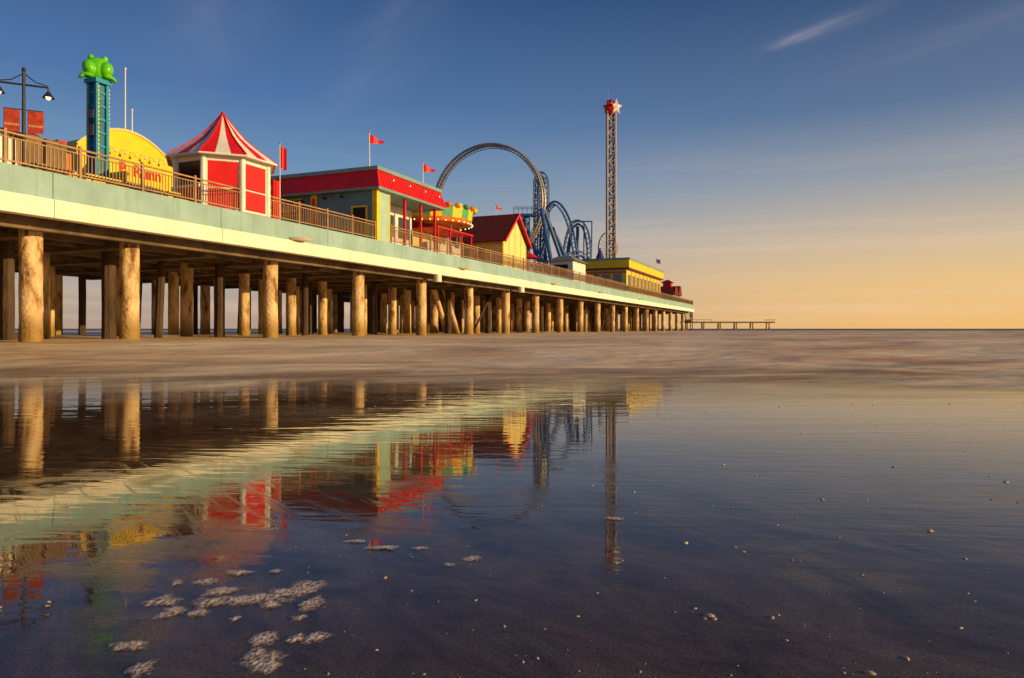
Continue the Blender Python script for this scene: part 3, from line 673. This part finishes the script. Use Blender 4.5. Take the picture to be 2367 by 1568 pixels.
# ---------------------------------------------------------------- sea
def sea_mat():
    m=bpy.data.materials.new('surf_water_material'); m.use_nodes=True; nt=m.node_tree; b=nt.nodes['Principled BSDF']; L=nt.links.new; out=nt.nodes['Material Output']
    g=nd(nt,'ShaderNodeNewGeometry'); sp=nd(nt,'ShaderNodeSeparateXYZ'); L(g.outputs['Position'],sp.inputs[0])
    mp=nd(nt,'ShaderNodeMapping'); mp.inputs['Scale'].default_value=(.16,.30,1); L(g.outputs['Position'],mp.inputs[0])
    n=nd(nt,'ShaderNodeTexNoise'); n.inputs['Scale'].default_value=1; n.inputs['Detail'].default_value=6; n.inputs['Roughness'].default_value=.6; n.inputs['Distortion'].default_value=.8; L(mp.outputs[0],n.inputs['Vector'])
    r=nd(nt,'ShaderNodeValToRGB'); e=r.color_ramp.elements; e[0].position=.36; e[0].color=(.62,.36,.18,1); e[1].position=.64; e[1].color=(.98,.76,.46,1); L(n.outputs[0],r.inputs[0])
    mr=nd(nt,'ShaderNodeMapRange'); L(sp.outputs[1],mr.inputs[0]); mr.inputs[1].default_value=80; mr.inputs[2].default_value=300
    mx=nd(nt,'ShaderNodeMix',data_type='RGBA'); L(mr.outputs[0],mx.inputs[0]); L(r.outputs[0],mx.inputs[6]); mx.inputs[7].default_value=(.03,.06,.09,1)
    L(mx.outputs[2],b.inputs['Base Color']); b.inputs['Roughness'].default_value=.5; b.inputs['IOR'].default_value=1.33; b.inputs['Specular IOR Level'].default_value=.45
    mp2=nd(nt,'ShaderNodeMapping'); mp2.inputs['Scale'].default_value=(.35,.9,1); L(g.outputs['Position'],mp2.inputs[0])
    n2=nd(nt,'ShaderNodeTexNoise'); n2.inputs['Scale'].default_value=1; n2.inputs['Detail'].default_value=4; L(mp2.outputs[0],n2.inputs['Vector'])
    bp=nd(nt,'ShaderNodeBump'); bp.inputs['Strength'].default_value=.85; bp.inputs['Distance'].default_value=.3; L(n2.outputs[0],bp.inputs['Height']); L(bp.outputs[0],b.inputs['Normal'])
    a=nd(nt,'ShaderNodeMath',operation='MULTIPLY_ADD'); L(n.outputs[0],a.inputs[0]); a.inputs[1].default_value=10.0; L(sp.outputs[1],a.inputs[2])
    al=nd(nt,'ShaderNodeMapRange'); L(a.outputs[0],al.inputs[0]); al.inputs[1].default_value=11.5; al.inputs[2].default_value=20.5; al.interpolation_type='SMOOTHSTEP'
    tr=nd(nt,'ShaderNodeBsdfTransparent'); ms=nd(nt,'ShaderNodeMixShader'); L(al.outputs[0],ms.inputs[0]); L(tr.outputs[0],ms.inputs[1]); L(b.outputs[0],ms.inputs[2]); L(ms.outputs[0],out.inputs['Surface'])
    return m
ys=[6.0];
while ys[-1]<25: ys.append(ys[-1]+.25)
while ys[-1]<30000: ys.append(ys[-1]*1.045)
xs=[-70+.7*i for i in range(201)]
x=70
ext=[]
while x<30000: x*=1.25; ext.append(x)
xs=[-e for e in ext[::-1]]+xs+ext
def sstep(a,b,v):
    f=max(0,min(1,(v-a)/(b-a))); return f*f*(3-2*f)
vs=[]
for y in ys:
    for x in xs:
        z=.006+.42*sstep(9,24,y)
        amp=.08*sstep(11,18,y)*(1-sstep(80,200,y))
        z+=amp*noise.noise(Vector((x*.10,y*.30,0)))*1.6
        vs.append((x,y,z))
nx=len(xs); fc=[(j*nx+i,j*nx+i+1,(j+1)*nx+i+1,(j+1)*nx+i) for j in range(len(ys)-1) for i in range(nx-1)]
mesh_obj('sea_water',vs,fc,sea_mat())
# ---------------------------------------------------------------- foam & shells
def foam_mat():
    m=bpy.data.materials.new('sea_foam_material'); m.use_nodes=True; nt=m.node_tree; b=nt.nodes['Principled BSDF']; L=nt.links.new; out=nt.nodes['Material Output']
    g=nd(nt,'ShaderNodeNewGeometry'); b.inputs['Base Color'].default_value=(.85,.66,.50,1); b.inputs['Roughness'].default_value=.3
    v=nd(nt,'ShaderNodeTexVoronoi'); v.inputs['Scale'].default_value=75; L(g.outputs['Position'],v.inputs['Vector'])
    v2=nd(nt,'ShaderNodeTexVoronoi'); v2.inputs['Scale'].default_value=42; L(g.outputs['Position'],v2.inputs['Vector'])
    n=nd(nt,'ShaderNodeTexNoise'); n.inputs['Scale'].default_value=15; n.inputs['Detail'].default_value=7; n.inputs['Roughness'].default_value=.7; L(g.outputs['Position'],n.inputs['Vector'])
    bp=nd(nt,'ShaderNodeBump'); bp.inputs['Strength'].default_value=.8; bp.inputs['Distance'].default_value=.005; L(v.outputs['Distance'],bp.inputs['Height']); L(bp.outputs[0],b.inputs['Normal'])
    at=nd(nt,'ShaderNodeAttribute'); at.attribute_name='edge'
    a=nd(nt,'ShaderNodeMath',operation='SUBTRACT'); L(n.outputs[0],a.inputs[0]); L(at.outputs['Fac'],a.inputs[1])
    mr=nd(nt,'ShaderNodeMapRange'); L(a.outputs[0],mr.inputs[0]); mr.inputs[1].default_value=-.02; mr.inputs[2].default_value=.42; mr.inputs[4].default_value=.9
    ho=nd(nt,'ShaderNodeMapRange'); L(v2.outputs['Distance'],ho.inputs[0]); ho.inputs[1].default_value=.15; ho.inputs[2].default_value=.55; ho.inputs[3].default_value=.30
    mu=nd(nt,'ShaderNodeMath',operation='MULTIPLY'); L(mr.outputs[0],mu.inputs[0]); L(ho.outputs[0],mu.inputs[1])
    tr=nd(nt,'ShaderNodeBsdfTransparent'); ms=nd(nt,'ShaderNodeMixShader'); L(mu.outputs[0],ms.inputs[0]); L(tr.outputs[0],ms.inputs[1]); L(b.outputs[0],ms.inputs[2]); L(ms.outputs[0],out.inputs['Surface'])
    return m
def foam(blobs):
    vs=[];fc=[];ed=[]
    for bi,(x,y,rx,ry) in enumerate(blobs):
        rx*=1.25; ry*=1.3; zb=.0012+.0004*(bi%7)
        n=48; sd=random.random()*99; b0=len(vs); K=6
        vs.append((x,y,.004+zb)); ed.append(.1)
        for k in range(1,K+1):
            for i in range(n):
                a=2*math.pi*i/n
                w_=1.2+.7*noise.noise(Vector((math.cos(a)*1.1+sd,math.sin(a)*1.1,0)))+.35*noise.noise(Vector((math.cos(a)*3+sd,math.sin(a)*3,3)))
                f=k/K; h=.004*(1-f**2)+zb
                vs.append((x+math.cos(a)*rx*w_*f,y+math.sin(a)*ry*w_*f,h)); ed.append(.08+.55*f**1.8)
        for i in range(n): fc.append((b0,b0+1+i,b0+1+(i+1)%n))
        for k in range(K-1):
            for i in range(n):
                p=b0+1+k*n+i;q=b0+1+k*n+(i+1)%n; fc.append((p,p+n,q+n,q))
    o=mesh_obj('sea_foam',vs,fc,foam_mat()); at=o.data.attributes.new('edge','FLOAT','POINT'); at.data.foreach_set('value',ed); return o
def gp(px,py): 
    y=.85*1643.75/(py-760); return ((px-1183.5)/1643.75*y,y)
bl=[]
for px,py,wx,wy in ((705,1358,34,12),(668,1372,40,9),(610,1384,60,9),(540,1390,55,9),(480,1394,30,10),(715,1400,22,14),(625,1400,20,7),(480,1346,24,6),(370,1390,34,11),(395,1417,32,11),(455,1420,26,8),(505,1370,30,9),(408,1350,10,5),(550,1327,26,6),(728,1475,28,12),(682,1478,16,8),(608,1478,22,14),(612,1535,46,20),(590,1516,20,14),(325,1550,26,14),(635,1323,12,4),(1090,1292,18,5),(690,1430,14,5),(545,1432,10,5),(300,1495,40,9),(820,1253,22,3),(890,1268,30,4),(1040,1308,14,3),(970,1268,18,3),(1420,1200,22,3)):
    x,y=gp(px,py); bl.append((x,y,wx/1643.75*y,wy*y*y/(.85*1643.75)))
foam(bl)
SH=mat('shell_material',(.58,.44,.30),.45,.4,30)
vs=[];fc=[]
def pebble(x,y,r):
    b0=len(vs); sd=random.random()*50; n=9;K=4; a0=random.random()*6
    for k in range(K):
        ph=math.pi/2*k/K
        for i in range(n):
            a=2*math.pi*i/n; w_=1+.35*noise.noise(Vector((math.cos(a)+sd,math.sin(a),k)))
            X=math.cos(a)*r*math.cos(ph)*w_; Y=math.sin(a)*r*.62*math.cos(ph)*w_
            vs.append((x+X*math.cos(a0)-Y*math.sin(a0),y+X*math.sin(a0)+Y*math.cos(a0),math.sin(ph)*r*.5*w_-.001))
    vs.append((x,y,r*.5)); 
    for k in range(K-1):
        for i in range(n): fc.append((b0+k*n+i,b0+k*n+(i+1)%n,b0+(k+1)*n+(i+1)%n,b0+(k+1)*n+i))
    for i in range(n): fc.append((b0+(K-1)*n+i,b0+(K-1)*n+(i+1)%n,b0+K*n))
for px,py,r in ((1640,1424,13),(1652,1431,9),(1628,1430,7),(1607,1407,6),(1560,1415,4),(1335,1425,6),(1165,1448,7),(2095,1523,10),(2230,1292,7),(1718,1276,6),(2012,1557,13),(1242,1522,7),(1380,1371,5),(890,1336,7),(1425,1303,5),(1672,1075,5),(2065,1080,5),(1830,1295,5),(1258,1454,5),(870,1503,6),(1900,1155,6),(1465,1138,5),(2325,1115,7),(1785,1428,9),(1800,1422,5),(2150,1228,9),(1585,1256,8),(1700,1265,4),(2040,1370,5),(1100,1388,5),(2220,1452,7),(1940,1243,4),(1480,1553,6)):
    x,y=gp(px,py); pebble(x,y,r/1643.75*y)
for i in range(520):
    y=1.7+7.3*random.random()**1.4; x=random.uniform(-.35,.85)*y; pebble(x,y,random.choice((1,1,1,1.8))*random.uniform(.0011,.0028)*(1+y*.25))
mesh_obj('shells',vs,fc,SH)
# ---------------------------------------------------------------- sky + sun
EL=math.radians(11.5); AZ=math.radians(108)
w=bpy.data.worlds.new('World'); scene.world=w; w.use_nodes=True; nt=w.node_tree; L=nt.links.new
bg=nt.nodes['Background']; ST=.12
sk=nd(nt,'ShaderNodeTexSky'); sk.sky_type='NISHITA'; sk.sun_disc=False; sk.sun_elevation=EL; sk.sun_rotation=AZ; sk.air_density=1.0; sk.dust_density=1.2; sk.ozone_density=1.5
tc=nd(nt,'ShaderNodeTexCoord'); nv=nd(nt,'ShaderNodeVectorMath',operation='NORMALIZE'); L(tc.outputs['Generated'],nv.inputs[0])
sp=nd(nt,'ShaderNodeSeparateXYZ'); L(nv.outputs[0],sp.inputs[0])
def ramp(stops):
    r=nd(nt,'ShaderNodeValToRGB'); e=r.color_ramp.elements; e[0].position=stops[0][0]; e[0].color=(*stops[0][1],1); e[1].position=stops[-1][0]; e[1].color=(*stops[-1][1],1)
    for p_,c in stops[1:-1]: x_=e.new(p_); x_.color=(*c,1)
    L(sp.outputs[2],r.inputs[0]); return r
rl=ramp([(0,(.48,.35,.27)),(.06,(.44,.37,.34)),(.13,(.29,.36,.44)),(.21,(.15,.28,.47)),(.30,(.070,.165,.38)),(.42,(.030,.09,.25)),(1,(.025,.06,.17))])
r_r=ramp([(0,(.95,.54,.18)),(.06,(.88,.56,.24)),(.11,(.68,.51,.33)),(.185,(.34,.35,.38)),(.27,(.11,.175,.30)),(.42,(.024,.06,.16)),(1,(.025,.055,.15))])
az=nd(nt,'ShaderNodeMapRange'); L(sp.outputs[0],az.inputs[0]); az.inputs[1].default_value=-.35; az.inputs[2].default_value=.62; az.interpolation_type='SMOOTHSTEP'
mx=nd(nt,'ShaderNodeMix',data_type='RGBA'); L(az.outputs[0],mx.inputs[0]); L(rl.outputs[0],mx.inputs[6]); L(r_r.outputs[0],mx.inputs[7])
sc=nd(nt,'ShaderNodeVectorMath',operation='SCALE'); L(mx.outputs[2],sc.inputs[0]); sc.inputs['Scale'].default_value=1/ST
m2=nd(nt,'ShaderNodeMix',data_type='RGBA'); m2.inputs[0].default_value=.9; L(sk.outputs[0],m2.inputs[6]); L(sc.outputs[0],m2.inputs[7])
zc=nd(nt,'ShaderNodeMath',operation='MAXIMUM'); L(sp.outputs[2],zc.inputs[0]); zc.inputs[1].default_value=.02
dvn=nd(nt,'ShaderNodeCombineXYZ')
for i in (0,1):
    q_=nd(nt,'ShaderNodeMath',operation='DIVIDE'); L(sp.outputs[i],q_.inputs[0]); L(zc.outputs[0],q_.inputs[1]); L(q_.outputs[0],dvn.inputs[i])
def math_(op,a,b=None,c=None):
    n=nd(nt,'ShaderNodeMath',operation=op)
    for i,v in enumerate((a,b,c)):
        if v is None: continue
        if isinstance(v,(int,float)): n.inputs[i].default_value=v
        else: L(v,n.inputs[i])
    return n.outputs[0]
ang=math.atan2(-.31,.21)
def streak(cx,cy,lu,lv,amp,ang=ang):
    mp=nd(nt,'ShaderNodeMapping'); mp.vector_type='TEXTURE'; mp.inputs['Location'].default_value=(cx,cy,0); mp.inputs['Rotation'].default_value=(0,0,ang); mp.inputs['Scale'].default_value=(lu,lv,1); L(dvn.outputs[0],mp.inputs[0])
    nz=nd(nt,'ShaderNodeTexNoise'); nz.inputs['Scale'].default_value=1.1; nz.inputs['Detail'].default_value=6; L(mp.outputs[0],nz.inputs['Vector'])
    ln=nd(nt,'ShaderNodeVectorMath',operation='LENGTH'); L(mp.outputs[0],ln.inputs[0])
    g_=math_('EXPONENT',math_('MULTIPLY',math_('POWER',ln.outputs['Value'],2.0),-1.0))
    return math_('MULTIPLY',math_('MULTIPLY',g_,math_('MULTIPLY_ADD',nz.outputs[0],2.0,-.35)),amp)
tot=streak(.975,2.45,.10,.036,.32)
for a_ in ((1.05,2.34,.17,.060,.20),(-.95,2.3,.5,.16,.12),(-.35,2.25,.4,.10,.10),(1.6,2.3,.5,.15,.10),(-.6,2.9,.5,.12,.08)):
    tot=math_('ADD',tot,streak(*a_))
mpb=nd(nt,'ShaderNodeMapping'); mpb.inputs['Scale'].default_value=(1.2,1.2,26); L(nv.outputs[0],mpb.inputs[0])
nb=nd(nt,'ShaderNodeTexNoise'); nb.inputs['Scale'].default_value=1.4; nb.inputs['Detail'].default_value=5; nb.inputs['Roughness'].default_value=.6; L(mpb.outputs[0],nb.inputs['Vector'])
mb=nd(nt,'ShaderNodeMapRange'); L(nb.outputs[0],mb.inputs[0]); mb.inputs[1].default_value=.5; mb.inputs[2].default_value=.8; mb.inputs[4].default_value=.6
mk=nd(nt,'ShaderNodeMapRange'); L(sp.outputs[2],mk.inputs[0]); mk.inputs[1].default_value=.26; mk.inputs[2].default_value=.09
tot=math_('ADD',tot,math_('MULTIPLY',mb.outputs[0],mk.outputs[0]))
cl=nd(nt,'ShaderNodeClamp'); L(tot,cl.inputs[0])
m3=nd(nt,'ShaderNodeMix',data_type='RGBA'); L(cl.outputs[0],m3.inputs[0]); L(m2.outputs[2],m3.inputs[6]); 
cc=ramp([(0,(.95,.62,.36)),(.2,(.62,.50,.46)),(.4,(.46,.44,.54)),(1,(.3,.3,.4))])
sc2=nd(nt,'ShaderNodeVectorMath',operation='SCALE'); L(cc.outputs[0],sc2.inputs[0]); sc2.inputs['Scale'].default_value=1/ST
L(sc2.outputs[0],m3.inputs[7])
L(m3.outputs[2],bg.inputs[0]); bg.inputs[1].default_value=ST
sun=bpy.data.lights.new('sun','SUN'); sun.energy=5; sun.angle=math.radians(.5); sun.color=(1,.70,.31)
so=bpy.data.objects.new('sun',sun); scene.collection.objects.link(so)
dv=Vector((math.sin(AZ)*math.cos(EL),math.cos(AZ)*math.cos(EL),math.sin(EL)))
so.rotation_euler=dv.to_track_quat('Z','Y').to_euler(); so.location=dv*300
# ---------------------------------------------------------------- camera
cam=bpy.data.cameras.new('camera'); co=bpy.data.objects.new('camera',cam); scene.collection.objects.link(co)
co.location=(0,0,.85); co.rotation_euler=(math.pi/2,0,0); cam.lens=25; cam.sensor_width=36; cam.shift_y=-.0101; cam.clip_start=.05; cam.clip_end=60000
scene.camera=co
